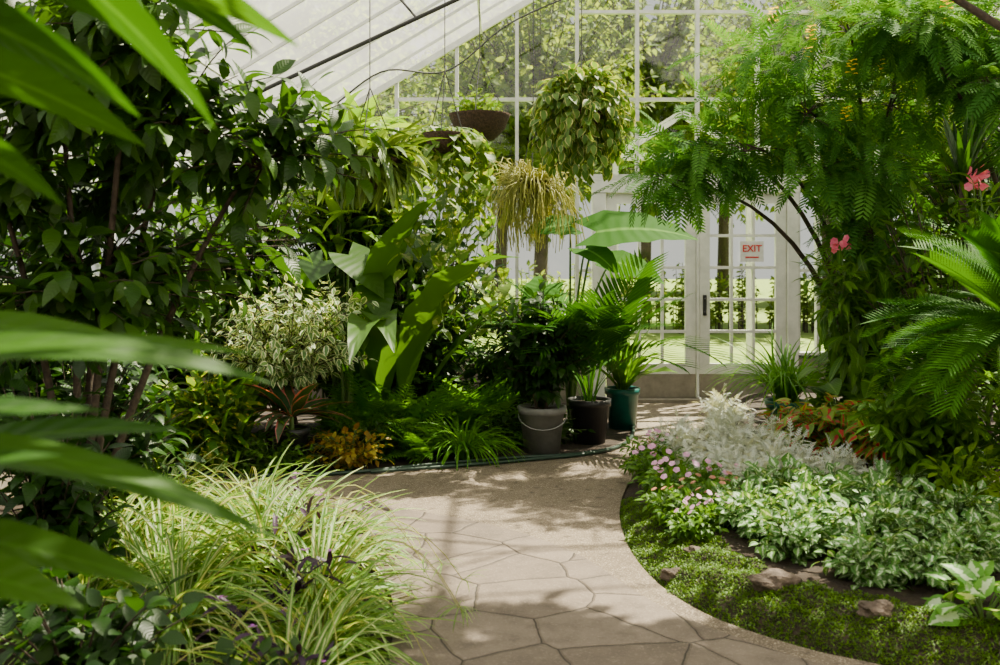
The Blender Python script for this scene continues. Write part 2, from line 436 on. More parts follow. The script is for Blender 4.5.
redge = catmull([(3.6, 2.6), (2.3, 3.05), (1.75, 3.33), (1.41, 3.58), (1.16, 3.75), (.87, 4.1), (.715, 4.57), (.67, 5.23), (.745, 6.0), (.98, 6.9), (1.35, 7.7), (1.7, 8.5), (2.0, 9.2), (2.25, 9.8), (2.4, 10.28)], 5)
ledge = catmull([(-.9, YF + .05), (-.55, 1.0), (-.40, 2.6), (-.40, 3.61), (-.465, 4.3), (-.72, 5.0), (-.98, 5.6), (-1.6, 5.95), (-3.15, 6.05)], 5)
ledge2 = catmull([(-3.15, 6.75), (-1.6, 6.65), (-1.05, 6.8), (-.44, 7.1), (.15, 7.36), (.7, 7.6), (1.1, 8.2), (1.28, 9.1), (1.32, 10.28)], 5)
pp = list(ledge) + list(ledge2) + list(redge[::-1]) + [V(3.6, YF + .05)]
ngon('garden_path', pp, .012, M['path'], 'curving exposed aggregate concrete greenhouse path', 'path')
fl = catmull([(-.41, 3.61), (-.48, 4.3), (-.75, 5.02), (-1.0, 5.58)], 4)
fr = catmull([(-.85, 5.95), (-.3, 5.65), (.12, 5.3), (.40, 4.9), (.56, 4.5), (.72, 4.12), (.98, 3.78), (1.25, 3.52), (1.7, 3.2), (2.3, 2.9)], 4)
ngon('flagstone_paving', [V(-.41, 2.6), V(-.8, YF + .1)][::-1] + list(fl) + list(fr) + [V(3.4, 2.4), V(3.4, YF + .1)], .018, M['flag'], 'warm grey irregular flagstones laid in the curving path', 'paving', thick=.02)

# raised right bed
def sdist(P):
    A = redge[:-1]; B = redge[1:]; AB = B - A
    t = np.clip(((P[:, None] - A) * AB).sum(-1) / (AB ** 2).sum(-1), 0, 1)
    Q = A + t[..., None] * AB; dd = np.linalg.norm(P[:, None] - Q, axis=-1); i = dd.argmin(1)
    cr = AB[i, 0] * (P[:, 1] - Q[np.arange(len(P)), i, 1]) - AB[i, 1] * (P[:, 0] - Q[np.arange(len(P)), i, 0])
    return dd.min(1) * np.where(cr < 0, 1, -1)
def bedh(P):
    s = sdist(P); k = np.clip((s + .03) / .45, 0, 1)
    w = .012 * np.sin(P[:, 0] * 23 + P[:, 1] * 7) * np.sin(P[:, 1] * 19)
    return -.03 + .16 * (1 - (1 - k) ** 2) + w * k
gx = np.arange(.5, 4.6, .05); gy = np.arange(2.5, 10.25, .05)
GX, GY = np.meshgrid(gx, gy, indexing='ij'); P = np.stack([GX.ravel(), GY.ravel()], 1); H = bedh(P)
S_ = sdist(P).reshape(GX.shape)
m = MB(); idx = np.arange(P.shape[0]).reshape(GX.shape)
q = np.stack([idx[:-1, :-1], idx[1:, :-1], idx[1:, 1:], idx[:-1, 1:]], -1); keep = S_[:-1, :-1] > -.12
m.raw(np.c_[P, H], q[keep])
single('planting_bed', 'raised mound of dark soil beside the curving path', 'planting bed', m, M['soil'], True)
bz = lambda x, y: float(bedh(np.array([[x, y]]))[0])

# moss
m = MB()
P = np.c_[R.uniform(.5, 2.6, 190000), R.uniform(2.9, 6.0, 190000)]; s = sdist(P)
wd = .38 - .24 * np.clip(P[:, 1] - 4.7, 0, 1.5)
keep = (s > -.015 + .02 * np.sin(P[:, 1] * 13)) & (s < wd)
P = P[keep][:52000]; n = len(P); a = R.uniform(0, 6.28, n)
d = np.c_[np.cos(a), np.sin(a), R.uniform(.2, 1.8, n)]
lump = .014 * (np.sin(P[:, 0] * 31) * np.sin(P[:, 1] * 27) + .6)
m.inst(leaf(.6, 'ovate', .5, .2, 2), np.c_[P, bedh(P) + np.maximum(lump, 0)], d, V(.1, .1, 1), R.uniform(.008, .018, n))
single('moss_groundcover', 'bright green mossy groundcover edging the bed', 'moss', m, M['moss'], True, kind='stuff')

# walls
m = MB(); m.box(XL - .1, 1.0, YB, YB + .2, 0, .5); m.box(3.15, XR + .1, YB, YB + .2, 0, .5)
single('wall_back', 'low concrete sill wall below the glazed gable', 'wall', m, M['conc'], structure=True)
m = MB(); m.box(XL - .2, XL, YF, YB + .2, 0, .6); single('wall_left', 'low concrete wall under side glazing', 'wall', m, M['conc'], structure=True)
m = MB(); m.box(XR, XR + .2, YF, YB + .2, 0, .6); single('wall_right', 'low concrete wall under side glazing', 'wall', m, M['conc'], structure=True)
m = MB(); m.box(XL, XR, YF - .2, YF, 0, 3.2); single('wall_front_blocker', 'plain concrete wall added behind the camera to block light', 'wall', m, M['conc'], structure=True)  # added behind the camera, stops light flooding in from the open end

wn = [0]
def window(x0, x1, zb, rails, ztop=None):
    wn[0] += 1
    f = MB(); w = .018
    zt = (lambda x: ztop) if ztop else zr
    cuts = [x0, x1] if not (x0 < XC < x1) else [x0, XC, x1]
    f.box(x0 - w, x0 + w, YB + .02, YB + .1, zb, zt(x0))
    for z in rails:
        if z < min(zt(x0), zt(x1)) - .1 and z > zb: f.box(x0, x1, YB + .03, YB + .09, z - .017, z + .017)
    f.box(x0, x1, YB, YB + .12, zb - .03, zb + .03)
    o = single('window_%d' % wn[0], 'white framed greenhouse glazing bay', 'window', f, M['frame'], structure=True)
    g = MB()
    for a, b in zip(cuts[:-1], cuts[1:]):
        g.raw([(a, YB + .06, zb), (b, YB + .06, zb), (b, YB + .06, zt(b)), (a, YB + .06, zt(a))], [(0, 1, 2, 3)])
    me = g.mesh('glass', (0, 0, 0), False); me.materials.append(M['glass'])
    c = bpy.data.objects.new('glass', me); COL.objects.link(c); c.parent = o
xs = [2.1 + .64 * k for k in range(-8, 10)]
xs = [XL] + [x for x in xs if x > XL + .2 and x < XR - .1] + [XR]
for a, b in zip(xs[:-1], xs[1:]):
    over = (b > 1.0 and a < 3.0)
    window(a, b, 2.39 if over else .5, [2.28, 3.22, 4.15, 5.0] if not over else [3.22, 4.15, 5.0])
window(.82, .97, .5, [1.4], 2.34); window(3.17, 3.38, .5, [1.4], 2.34)
def sidewin(x, y0, y1):
    wn[0] += 1; f = MB(); z1 = zr(XL)
    f.box(x - .03, x + .03, y0 - .02, y0 + .02, .6, z1); f.box(x - .03, x + .03, y0, y1, .58, .63); f.box(x - .03, x + .03, y0, y1, z1 - .05, z1)
    f.box(x - .02, x + .02, y0, y1, 1.35, 1.38)
    o = single('window_%d' % wn[0], 'white framed side glazing bay', 'window', f, M['frame'], structure=True)
    g = MB(); g.raw([(x, y0, .6), (x, y1, .6), (x, y1, z1), (x, y0, z1)], [(0, 1, 2, 3)])
    me = g.mesh('glass', (0, 0, 0), False); me.materials.append(M['roofglass'])
    c = bpy.data.objects.new('glass', me); COL.objects.link(c); c.parent = o
yy = np.linspace(YF, YB, 14)
for i in range(13):
    sidewin(XL - .1, yy[i], yy[i + 1]); sidewin(XR + .1, yy[i], yy[i + 1])
# roof
m = MB()
m.raw([(XL - .15, YF, zr(XL) - .05), (XC, YF, ZR + .03), (XC, YB + .15, ZR + .03), (XL - .15, YB + .15, zr(XL) - .05)], [(0, 1, 2, 3)])
m.raw([(XC, YF, ZR + .03), (XR + .15, YF, zr(XR) - .05), (XR + .15, YB + .15, zr(XR) - .05), (XC, YB + .15, ZR + .03)], [(0, 1, 2, 3)])
single('ceiling', 'whitewashed translucent glass greenhouse roof', 'roof', m, M['roofglass'], structure=True)
tn = [0]
def trim(mb, label='white painted glazing bar', mat=None):
    tn[0] += 1; return single('trim_%d' % tn[0], label, 'trim', mb, mat or M['white'], structure=True)
for y in np.arange(YB + .02, YF, -.62):
    big = abs(y - YB) < .1
    for xe in (XL, XR):
        m = MB(); m.beam((xe, y, zr(xe) - .02), (XC, y, ZR - .02), .018 if not big else .05, .024 if not big else .06); trim(m, 'white painted roof rafter')
for xp in (-2, -.2, 1.4, 3.6, 5.2, 7):
    m = MB(); m.beam((xp, YF, zr(xp) - .06), (xp, YB, zr(xp) - .06), .025, .03); trim(m, 'white roof purlin')
m = MB(); m.beam((XC, YF, ZR - .03), (XC, YB, ZR - .03), .03, .04); trim(m, 'white ridge beam')
for y in (3.9, 7.0):
    m = MB(); m.tube([(XL, y, zr(XL) - .15), (XC, y, ZR - .9)], .016, .016, 8); m.tube([(XR, y, zr(XR) - .15), (XC, y, ZR - .9)], .016, .016, 8)
    m.tube([(XC, y, ZR - .9), (XC, y, ZR)], .012, .012, 8)
    for xq in (-.6, .9): m.tube([(xq, y, zr(XL) - .15 + (xq - XL) / (XC - XL) * (ZR - .9 - zr(XL) + .15)), (xq - .25, y, zr(xq - .25) - .05)], .01, .01, 6)
    trim(m, 'dark metal roof truss rod', M['wire'])
m = MB(); m.tube(catmull([(-2.2, 8.8, 2.7), (-1.7, 8.9, 2.8), (-1.1, 9.0, 3.25), (-.5, 9.2, 3.3), (.1, 9.4, 3.8), (.9, 9.6, 4.2)], 8), .009, .009, 6)
single('hanging_cable', 'thin dark cable sagging below the roof bars', 'cable', m, M['wire'], True)

# doors
def door(n, x0, x1, hinge_left):
    f = MB(); z0, z1 = .05, 2.22; y0, y1 = YB + .03, YB + .08; st = .11
    f.box(x0, x0 + st, y0, y1, .30, z1); f.box(x1 - st, x1, y0, y1, .30, z1)
    f.box(x0 + st, x1 - st, y0, y1, z1 - .11, z1); f.box(x0 + st, x1 - st, y0, y1, .30, .41)
    o = single('door_%d' % n, 'white painted glazed door with small panes', 'door', f, M['white'], structure=True)
    b = MB(); xi0, xi1, zi0, zi1 = x0 + st, x1 - st, .41, z1 - .11
    for k in (1, 2): x = xi0 + (xi1 - xi0) * k / 3; b.box(x - .015, x + .015, y0 + .005, y1 - .005, zi0, zi1)
    for k in range(1, 5): z = zi0 + (zi1 - zi0) * k / 5; b.box(xi0, xi1, y0 + .006, y1 - .006, z - .015, z + .015)
    g = MB(); yc = (y0 + y1) / 2; g.raw([(xi0, yc, zi0), (xi1, yc, zi0), (xi1, yc, zi1), (xi0, yc, zi1)], [(0, 1, 2, 3)])
    h = MB(); hx = x0 + .055 if hinge_left else x1 - .055
    h.box(hx - .02, hx + .02, y0 - .01, y0, .92, 1.14)
    h.tube([(hx, y0 - .01, 1.1), (hx, y0 - .06, 1.1), (hx, y0 - .065, 1.03), (hx, y0 - .06, .96), (hx, y0 - .01, .96)], .01, .01, 8)
    kp = MB(); kp.box(x0 + .002, x1 - .002, y0 - .004, y1, z0, .298)
    for nm, mb, mt in (('glazing_bar', b, M['white']), ('glass', g, M['glass']), ('kick_plate', kp, M['kick']), ('handle', h, M['wire'])):
        if nm == 'handle' and not hinge_left: continue
        me = mb.mesh(nm, (0, 0, 0), False); me.materials.append(mt); c = bpy.data.objects.new(nm, me); COL.objects.link(c); c.parent = o
        if nm == 'kick_plate': c['label'] = 'taupe kick plate'
door(1, 1.13, 2.08, False); door(2, 2.12, 3.04, True)
m = MB(); m.box(.98, 1.12, YB - .01, YB + .12, 0, 2.22); m.box(3.05, 3.16, YB - .01, YB + .12, 0, 2.22); m.box(.98, 3.16, YB - .02, YB + .125, 2.225, 2.355)
m.box(2.085, 2.115, YB + .02, YB + .1, .05, 2.22)
trim(m, 'white painted door frame')
m = MB(); m.beam((1.35, YB + .9, 2.72), (2.1, YB + .9, 3.2), .05, .09); m.beam((2.85, YB + .9, 2.72), (2.1, YB + .9, 3.2), .05, .09)
m.box(1.37, 2.83, YB + .87, YB + .93, 2.66, 2.74); m.box(1.3, 1.36, YB + .13, YB + .86, 2.66, 2.74); m.box(2.84, 2.9, YB + .13, YB + .86, 2.66, 2.74)
m.box(1.3, 1.36, YB + .87, YB + .93, 0, 2.75); m.box(2.84, 2.9, YB + .87, YB + .93, 0, 2.75)
trim(m, 'white gabled porch frame outside the doors')
m = MB(); m.box(1.13, 3.04, YB - .12, YB + .2, 0, .045)
single('door_threshold', 'low concrete threshold below the double doors', 'threshold', m, M['conc'])
# exit sign
e = bpy.data.objects.new('exit_sign', None); e.location = (2.67, YB + .01, 1.60); COL.objects.link(e)
e['label'] = 'small white sign with red EXIT lettering on the door glass'; e['category'] = 'sign'
m = MB(); m.box(-.125, .125, -.006, .0, -.11, .11); me = m.mesh('sign_plate', (0, 0, 0), False); me.materials.append(M['signwhite'])
c = bpy.data.objects.new('sign_plate', me); COL.objects.link(c); c.parent = e
cu = bpy.data.curves.new('txt', 'FONT'); cu.body = 'EXIT'; cu.size = .1; cu.align_x = 'CENTER'; cu.align_y = 'CENTER'; cu.extrude = .002; cu.offset = .0015
to = bpy.data.objects.new('txt', cu); COL.objects.link(to); bpy.context.view_layer.update()
me = bpy.data.meshes.new_from_object(to.evaluated_get(bpy.context.evaluated_depsgraph_get())); bpy.data.objects.remove(to)
me.materials.clear(); me.materials.append(M['signred'])
c = bpy.data.objects.new('sign_lettering', me); c.parent = e; c.rotation_euler = (math.pi / 2, 0, 0); c.location = (0, -.009, .03); COL.objects.link(c)
m = MB(); m.beam((-.07, -.008, -.06), (.07, -.008, -.06), .004, .014); me = m.mesh('sign_stripe', (0, 0, 0), False); me.materials.append(M['signred'])
c = bpy.data.objects.new('sign_stripe', me); COL.objects.link(c); c.parent = e

# ------------------------------------------------------------ outside
m = MB(); m.box(-50, 60, YB + .2, 80, -.1, 0)
single('lawn', 'sunlit green lawn outside the greenhouse', 'lawn', m, M['lawn'])
def otree(base, h, cr, n, lab):
    S = MB(); L = MB(); b = V(*base)
    S.tube([b, b + V(.1, 0, h * .3), b + V(0, .1, h * .55)], .2, .12, 8)
    T = ell(b + V(0, 0, h * .62), (cr, cr, h * .42), n, .25)
    twigs(S, L, b + V(0, .1, h * .45), T, 44, OVS, .25, .3, r=.025, arch=.1, wob=.8, ang=1.2)
    return thing('garden_tree', lab, 'tree', base, [('trunk', S, M['bark']), ('foliage', L, M['outside'])], 'trees outside the greenhouse')
t0 = otree((1.0, 25, 0), 9.5, 3.4, 330, 'leafy green garden tree beyond the glass')
for i, (x, y, s) in enumerate([(-5.4, 24, 1.), (8.0, 23.5, 1.05), (14.6, 25, 1.1), (-12.5, 26, 1.1), (5.0, 34, 1.35), (-5.5, 35, 1.35), (18.5, 18, .8), (-9.5, 13, .8), (15.5, 36, 1.5), (0, 46, 1.6), (11, 48, 1.6)]):
    clone(t0, (x, y, 0), i * 1.3 + .5, s)
S = MB(); L = MB(); T = np.c_[R.uniform(-9, 18, 700), R.uniform(20.0, 21.0, 700), R.uniform(.3, 1.5, 700)]
twigs(S, L, np.c_[T[:, 0], T[:, 1], 0 * T[:, 0]], T, 16, OVS, .15, .3, r=.012, ang=1.3, wob=.8)
thing('garden_hedge', 'low clipped green hedge across the lawn', 'hedge', (3, 20.5, 0), [('stem', S, M['bark']), ('foliage', L, M['outside'])])

# ------------------------------------------------------------ LEFT SIDE PLANTS
def shrub(name, label, base, c, rad, n, k, tpls, size, mat, trunkh=0., stem='bark', inner=.4, cat='shrub', spread=.05, **kw):
    S = MB(); L = MB(); b = V(*base)
    bb = b + V(0, 0, trunkh)
    if trunkh:
        for _ in range(3):
            o = V(R.normal(0, spread), R.normal(0, spread), 0)
            S.tube([b + o, b + o * 1.5 + V(0, 0, trunkh * .5), bb + V(0, 0, .05)], .014 + kw.get('r', .006), .012, 7)
    T = ell(c, rad, n, inner, base[2] + .03)
    twigs(S, L, bb, T, k, tpls, size, **kw)
    return thing(name, label, cat, base, [('stem', S, M[stem]), ('foliage', L, M[mat])])

shrub('variegated_fig', 'rounded small fig tree with cream edged leaves', (-1.6, 7.35, 0), (-1.56, 7.3, 1.0), (.72, .45, .42), 160, 17, OV[:2], .088, 'varficus', .5, droop=.5, inner=.3, wob=.5)
b = (-1.5, 7.0, 0); L = MB(); rosette(L, (b[0], b[1], .38), 24, (.34, .5), (.2, 1.1), [leaf(.24, 'lance', x, .25, 7) for x in (.4, .9, 1.3)])
Pm = MB(); pot(Pm, b, .12, .09, .3); So = MB(); soil(So, b, .105, .27); St = MB(); St.tube([(b[0], b[1], .26), (b[0], b[1], .44)], .02, .015)
thing('potted_cordyline', 'broad dark leaved cordyline with pink edges in a black pot', 'potted plant', b, [('pot', Pm, M['blackpot']), ('soil', So, M['soil']), ('stem', St, M['stemg']), ('foliage', L, M['cordyline'])])
shrub('coleus', 'low orange and yellow leaved coleus', (-1.08, 6.98, 0), (-1.08, 6.98, .16), (.34, .22, .14), 75, 9, OVW, .055, 'orange', stem='stemg', cat='foliage plant', inner=.2)
shrub('groundcover_plant', 'low fine leaved green groundcover', (-1.6, 6.85, 0), (-1.6, 6.85, .12), (.36, .2, .16), 90, 9, OVW, .05, 'mid', stem='stemg', cat='groundcover', inner=.2)
shrub('groundcover_plant', 'dense dark green groundcover by the hose', (-1.0, 7.35, 0), (-.95, 7.35, .15), (.5, .25, .2), 90, 9, OVW, .06, 'dark', stem='stemg', cat='groundcover', inner=.2)
shrub('groundcover_plant', 'low leafy plants behind the plastic pots', (.2, 7.95, 0), (.2, 7.95, .15), (.6, .25, .2), 80, 9, OVW, .07, 'dark', stem='stemg', cat='groundcover', inner=.2)
shrub('croton', 'green croton with yellow splashed leaves', (-2.1, 6.9, 0), (-2.1, 6.9, .42), (.3, .25, .32), 36, 12, LAW, .17, 'croton', stem='stemg', inner=.2)
L = MB(); rosette(L, (-2.1, 7.35, 0), 60, (.8, 1.25), (1.15, 1.48), STR[:2], .12, ws=1.3)
thing('strap_leaf_lily', 'tall clump of pale strap leaves', 'lily', (-2.1, 7.35, 0), [('foliage', L, M['mid'])])
L = MB(); rosette(L, (-1.95, 7.1, 0), 34, (.5, .8), (.8, 1.4), STR[:3], .1, ws=1.0)
thing('strap_leaf_lily', 'short clump of dark green strap leaves', 'lily', (-1.95, 7.1, 0), [('foliage', L, M['mid'])])
FR = [pinnate(15, leaf(.3, 'lance', .3, .1, 2), b, 1.25, .3, lambda t: (1 - t) ** .75 * min(1, .5 + 3 * t), .12) for b in (.7, 1.2, 1.6)]
L = MB(); rosette(L, (-.75, 7.7, 0), 34, (.5, .85), (.7, 1.4), FR, .05)
f0 = thing('fern', 'arching bright green fern', 'fern', (-.75, 7.7, 0), [('foliage', L, M['fern'])], 'ferns in the planting bed')
clone(f0, (-.35, 7.95, 0), 1.3, 1.); clone(f0, (-1.15, 7.75, 0), 2.6, .95); clone(f0, (-.62, 7.3, 0), 4, .65)
clone(f0, (-.95, 8.0, 0), 5, 1.2); clone(f0, (-.2, 8.3, 0), .5, 1.15); clone(f0, (-2.4, 6.95, 0), 2, .8)
L = MB(); rosette(L, (-.27, 7.35, 0), 170, (.4, .66), (.9, 1.5), [leaf(.03, 'strap', b, .3, 8) for b in (1.6, 2.2, 2.7)], .06)
thing('lily_turf', 'arching fountain of narrow green leaves', 'grass', (-.27, 7.35, 0), [('foliage', L, M['fern'])])
# potted shrub
b = (.33, 7.65, 0); Pm = MB(); pot(Pm, b, .18, .14, .36); So = MB(); soil(So, b, .16, .33)
H = MB(); a = np.linspace(0, math.pi, 13); H.tube(np.c_[b[0] + .19 * np.cos(a), b[1] - .08 - .11 * np.sin(a), .31 - .11 * np.sin(a)], .005, .005, 6)
S = MB(); L = MB()
for o in ((-.04, 0), (.03, .03), (.03, -.04)): S.tube([(b[0] + o[0], b[1] + o[1], .33), (b[0] + o[0] * 2, b[1] + o[1] * 2, .6)], .016, .012)
T = ell((b[0], b[1], .86), (.42, .36, .46), 120, .35); twigs(S, L, V(b[0], b[1], .5), T, 15, OV, .11, droop=.4)
thing('potted_shrub', 'dense dark green shrub in a grey plastic bucket', 'potted plant', b, [('pot', Pm, M['greypot'], True, 'grey plastic bucket'), ('handle', H, M['metal']), ('soil', So, M['soil']), ('stem', S, M['bark']), ('foliage', L, M['deep'])])
PALM = [pinnate(17, leaf(.10, 'lance', .3, .2, 4), b, .9, .32, lambda t: (.55 + .45 * math.sin(math.pi * t)), .3, .016, .2) for b in (.8, 1.2, 1.6)]
b = (.74, 8.05, 0); Pm = MB(); pot(Pm, b, .17, .13, .36); So = MB(); soil(So, b, .15, .33); L = MB()
rosette(L, (b[0], b[1], .33), 24, (.9, 1.45), (1.1, 1.5), PALM, .05)
thing('potted_palm', 'young feather palm in a black plastic pot', 'potted plant', b, [('pot', Pm, M['blackpot']), ('soil', So, M['soil']), ('foliage', L, M['ear'])])
b = (1.1, 8.75, 0); Pm = MB(); pot(Pm, b, .15, .12, .36); So = MB(); soil(So, b, .13, .33); L = MB()
rosette(L, (b[0], b[1], .33), 16, (.35, .6), (.7, 1.4), LAW, .04)
rosette(L, (b[0], b[1], .33), 26, (.4, .75), (.9, 1.45), [leaf(.06, 'strap', x, .3, 7) for x in (.6, 1.2)], .04)
thing('potted_lily', 'upright broad leaved lily in a teal glazed pot', 'potted plant', b, [('pot', Pm, M['tealpot']), ('soil', So, M['soil']), ('foliage', L, M['mid'])])
def eleph(base, leaves, label, mat='ear'):
    S = MB(); L = MB(); b = V(*base)
    big = leaf(.66, 'heart', .6, .12, 10, 0, .22, .06)
    for (tp, d, s, u) in leaves:
        tp = V(*tp); C = b * .4 + tp * .6 + V(0, 0, .25); C[:2] = b[:2] * .7 + tp[:2] * .3
        S.tube(bez(b, C, tp, np.linspace(0, 1, 9)), .018, .007, 6)
        L.inst(big, tp, V(*d), V(*u), s)
    return thing('elephant_ear', label, 'plant', base, [('stem', S, M['stemg']), ('foliage', L, M[mat])])
eleph((.62, 8.6, 0), [((.80, 8.05, 1.74), (1, -.15, .18), .86, (0, -.62, 1)), ((.7, 8.0, 1.60), (.5, -.8, -.2), .45, (0, -.5, 1)), ((.6, 8.3, 1.8), (-.8, -.3, .05), .42, (0, -.9, 1)), ((.95, 8.3, 1.50), (.85, -.4, -.15), .5, (0, -.7, 1)), ((.4, 8.3, 1.3), (-.5, -.8, -.4), .45, (0, -.6, 1))], 'elephant ear plant with very large glossy green leaves')

# background masses (left)
shrub('broadleaf_shrub', 'tall dense shrub with mid green leaves', (-2.3, 8.5, 0), (-2.2, 8.5, 1.3), (.7, .6, 1.2), 170, 15, OV, .17, 'mid', .3, droop=.3, r=.01)
shrub('broadleaf_shrub', 'tall leafy shrub with dark green leaves', (-1.5, 8.9, 0), (-1.5, 8.9, 1.5), (.7, .5, 1.2), 170, 15, OV, .15, 'dark', .3, droop=.3, r=.01)
shrub('broadleaf_shrub', 'dense shrub behind the ferns', (-.6, 9.3, 0), (-.65, 9.3, 1.25), (.65, .45, 1.2), 150, 14, OV, .14, 'deep', .2, droop=.3, r=.01)
shrub('broadleaf_shrub', 'lower dark shrub behind the potted plants', (.1, 8.9, 0), (.05, 8.9, .6), (.5, .4, .55), 90, 12, OV, .12, 'dark', .1, droop=.3)
shrub('broadleaf_shrub', 'dark leafy bush below the side glazing', (-2.6, 7.5, 0), (-2.55, 7.6, 1.1), (.45, .45, 1.0), 120, 13, OV, .14, 'dark', .2)
shrub('broadleaf_shrub', 'dark foliage behind the ferns', (-.8, 8.3, 0), (-.8, 8.3, .85), (.65, .3, .6), 110, 12, OV, .14, 'dark', .1)
shrub('climbing_vine', 'tangled climbing vine with heart shaped leaves', (-1.0, 8.8, 0), (-.95, 8.7, 1.85), (.7, .3, .8), 55, 11, HE, .14, 'dark', .8, droop=.8, inner=.5, cat='vine')
BAN = [leaf(.19, 'lance', b, .3, 10, .2, wave=.15) for b in (.7, 1.3, 2.0)]
L = MB(); rosette(L, (-.95, 8.1, 0), 15, (1.3, 2.2), (1.2, 1.5), BAN, .3, ws=.9)
thing('heliconia', 'tall heliconia with long dark paddle leaves', 'heliconia', (-.95, 8.1, 0), [('foliage', L, M['dark'])])
eleph((-1.25, 7.9, 0), [((-1.2, 7.7, 1.55), (.7, -.6, -.5), .5, (0, -.6, 1)), ((-1.0, 7.7, 1.35), (.3, -.9, -.6), .46, (0, -.5, 1)), ((-1.4, 7.7, 1.5), (-.6, -.7, -.5), .46, (0, -.6, 1)), ((-.85, 7.8, 1.7), (.8, -.5, -.4), .45, (0, -.6, 1)), ((-1.1, 7.6, 1.1), (.2, -.9, -.5), .4, (0, -.5, 1))], 'elephant ear plant with dark hanging leaves', 'dark')
L = MB(); S = MB()
for i in range(18):
    bx = V(-1.25 + R.normal(0, .25), 8.7 + R.normal(0, .12), 0); top = bx + V(R.normal(0, .1), R.normal(0, .1), R.uniform(1.8, 2.75))
    S.tube([bx, (bx + top) / 2, top], .014, .008)
    for f in (.7, .8, .9, 1.):
        rosette(L, bx + (top - bx) * f, 3 if f < 1 else 6, (.35, .6), (.2, 1.2), [leaf(.2, 'lance', x, .3, 8) for x in (.5, 1., 1.4)], .02)
thing('ginger_plant', 'tall canes topped with bright broad strap leaves', 'ginger', (-1.25, 8.7, 0), [('stem', S, M['stemg']), ('foliage', L, M['bright'])])

# hanging baskets
def hanging(name, label, c, r, plantparts, mat='coir'):
    B = MB(); W = MB(); zt = zr(c[0]) - .1
    B.lathe(c, [(.01, -r * .85), (r * .5, -r * .76), (r * .85, -r * .4), (r, 0), (r + .01, .02), (r - .02, .02), (r * .85, -.05), (.01, -.06)], 24)
    for k in range(3):
        a = k * 2.094 + .4; W.tube([(c[0] + r * .97 * math.cos(a), c[1] + r * .97 * math.sin(a), c[2] + .01), (c[0], c[1], c[2] + .5)], .004, .004, 5)
    W.tube([(c[0], c[1], c[2] + .5), (c[0], c[1], zt)], .004, .004, 5)
    return thing(name, label, 'hanging plant', c, [('basket', B, M[mat]), ('hanger', W, M['wire'])] + plantparts)
c = (-.87, 6.5, 2.16); L = MB(); rosette(L, (c[0], c[1], c[2] + .02), 130, (.2, .42), (-.1, 1.3), [leaf(.2, 'lance', x, .3, 7) for x in (.8, 1.5, 2.1)], .18)
rosette(L, (c[0], c[1], c[2] - .03), 150, (.18, .36), (-1.1, .3), [leaf(.18, 'lance', x, .3, 7) for x in (.8, 1.3)], .2)
hanging('hanging_orchid_basket', 'coir hanging basket bristling with narrow green leaves', c, .22, [('foliage', L, M['orchid'])])
c = (-.17, 8.1, 2.70); L = MB(); S = MB(); T = ell((c[0], c[1], c[2] + .08), (.24, .2, .16), 34, .3); twigs(S, L, V(*c) - V(0, 0, .05), T, 8, OV, .075)
hanging('hanging_bowl_planter', 'dark coir bowl with a sparse yellowing plant', c, .25, [('stem', S, M['stemg']), ('foliage', L, M['yellowgreen'])])
c = (.63, 7.5, 2.62); L = MB(); S = MB(); T = ell((c[0], c[1], 2.57), (.41, .37, .45), 210, .6); twigs(S, L, V(c[0], c[1], 2.75), T, 11, [leaf(.6, 'ovate', x, .3, 5, .1) for x in (.4, .9)], .10, start=.45, droop=.6, arch=.25)
hanging('hanging_hoya_ball', 'large round hanging basket of cascading variegated leaves', c, .2, [('stem', S, M['stemg']), ('foliage', L, M['hoya'])])
c = (.28, 8.2, 2.15); L = MB()
for i in range(460):
    a = R.uniform(0, 6.28); rr = R.uniform(.02, .48); p0 = V(*c) + V(.1 * math.cos(a), .1 * math.sin(a), .02)
    p2 = V(c[0] + rr * math.cos(a), c[1] + rr * math.sin(a), c[2] + R.uniform(-.58, .15)); p1 = (p0 + p2) / 2 + V(.12 * math.cos(a), .12 * math.sin(a), .2)
    L.tube(bez(p0, p1, p2, np.linspace(0, 1, 7)) + R.normal(0, .009, (7, 3)), .0042, .003, 4)
L.r = [np.full(len(v), R.random()) for v in L.v]
hanging('hanging_mistletoe_cactus', 'hanging basket of thin yellow green trailing stems', c, .15, [('foliage', L, M['rhips'])])
c = (-.42, 7.4, 2.45); L = MB(); S = MB()
for i in range(24):
    x = c[0] + R.uniform(-.34, .40); y = c[1] + R.uniform(-.25, .25); zb = R.uniform(.95, 2.1); p0 = V(*c); p2 = V(x, y, zb); p1 = V(x + R.normal(0, .2), y, 2.75)
    n = int((2.5 - zb) / .065) + 4; tt = np.linspace(0, 1, 14); off = R.uniform(0, 6)
    wv = lambda t: np.c_[.08 * np.sin(t * 9 + off), .05 * np.cos(t * 8 + off), 0 * t] * t[:, None]
    S.tube(bez(p0, p1, p2, tt) + wv(tt), .004, .003, 4); ts = np.linspace(.1, 1, n); p = bez(p0, p1, p2, ts) + wv(ts); a = R.uniform(0, 6.28, n)
    L.inst(HE[i % 2], p, np.c_[np.cos(a), np.sin(a), -.7 + 0 * a], np.c_[np.cos(a), np.sin(a), 1 + 0 * a], R.uniform(.07, .135, n))
hanging('hanging_pothos', 'hanging pothos with long trailing pale green vines', c, .16, [('stem', S, M['stemg']), ('foliage', L, M['pothos'])])

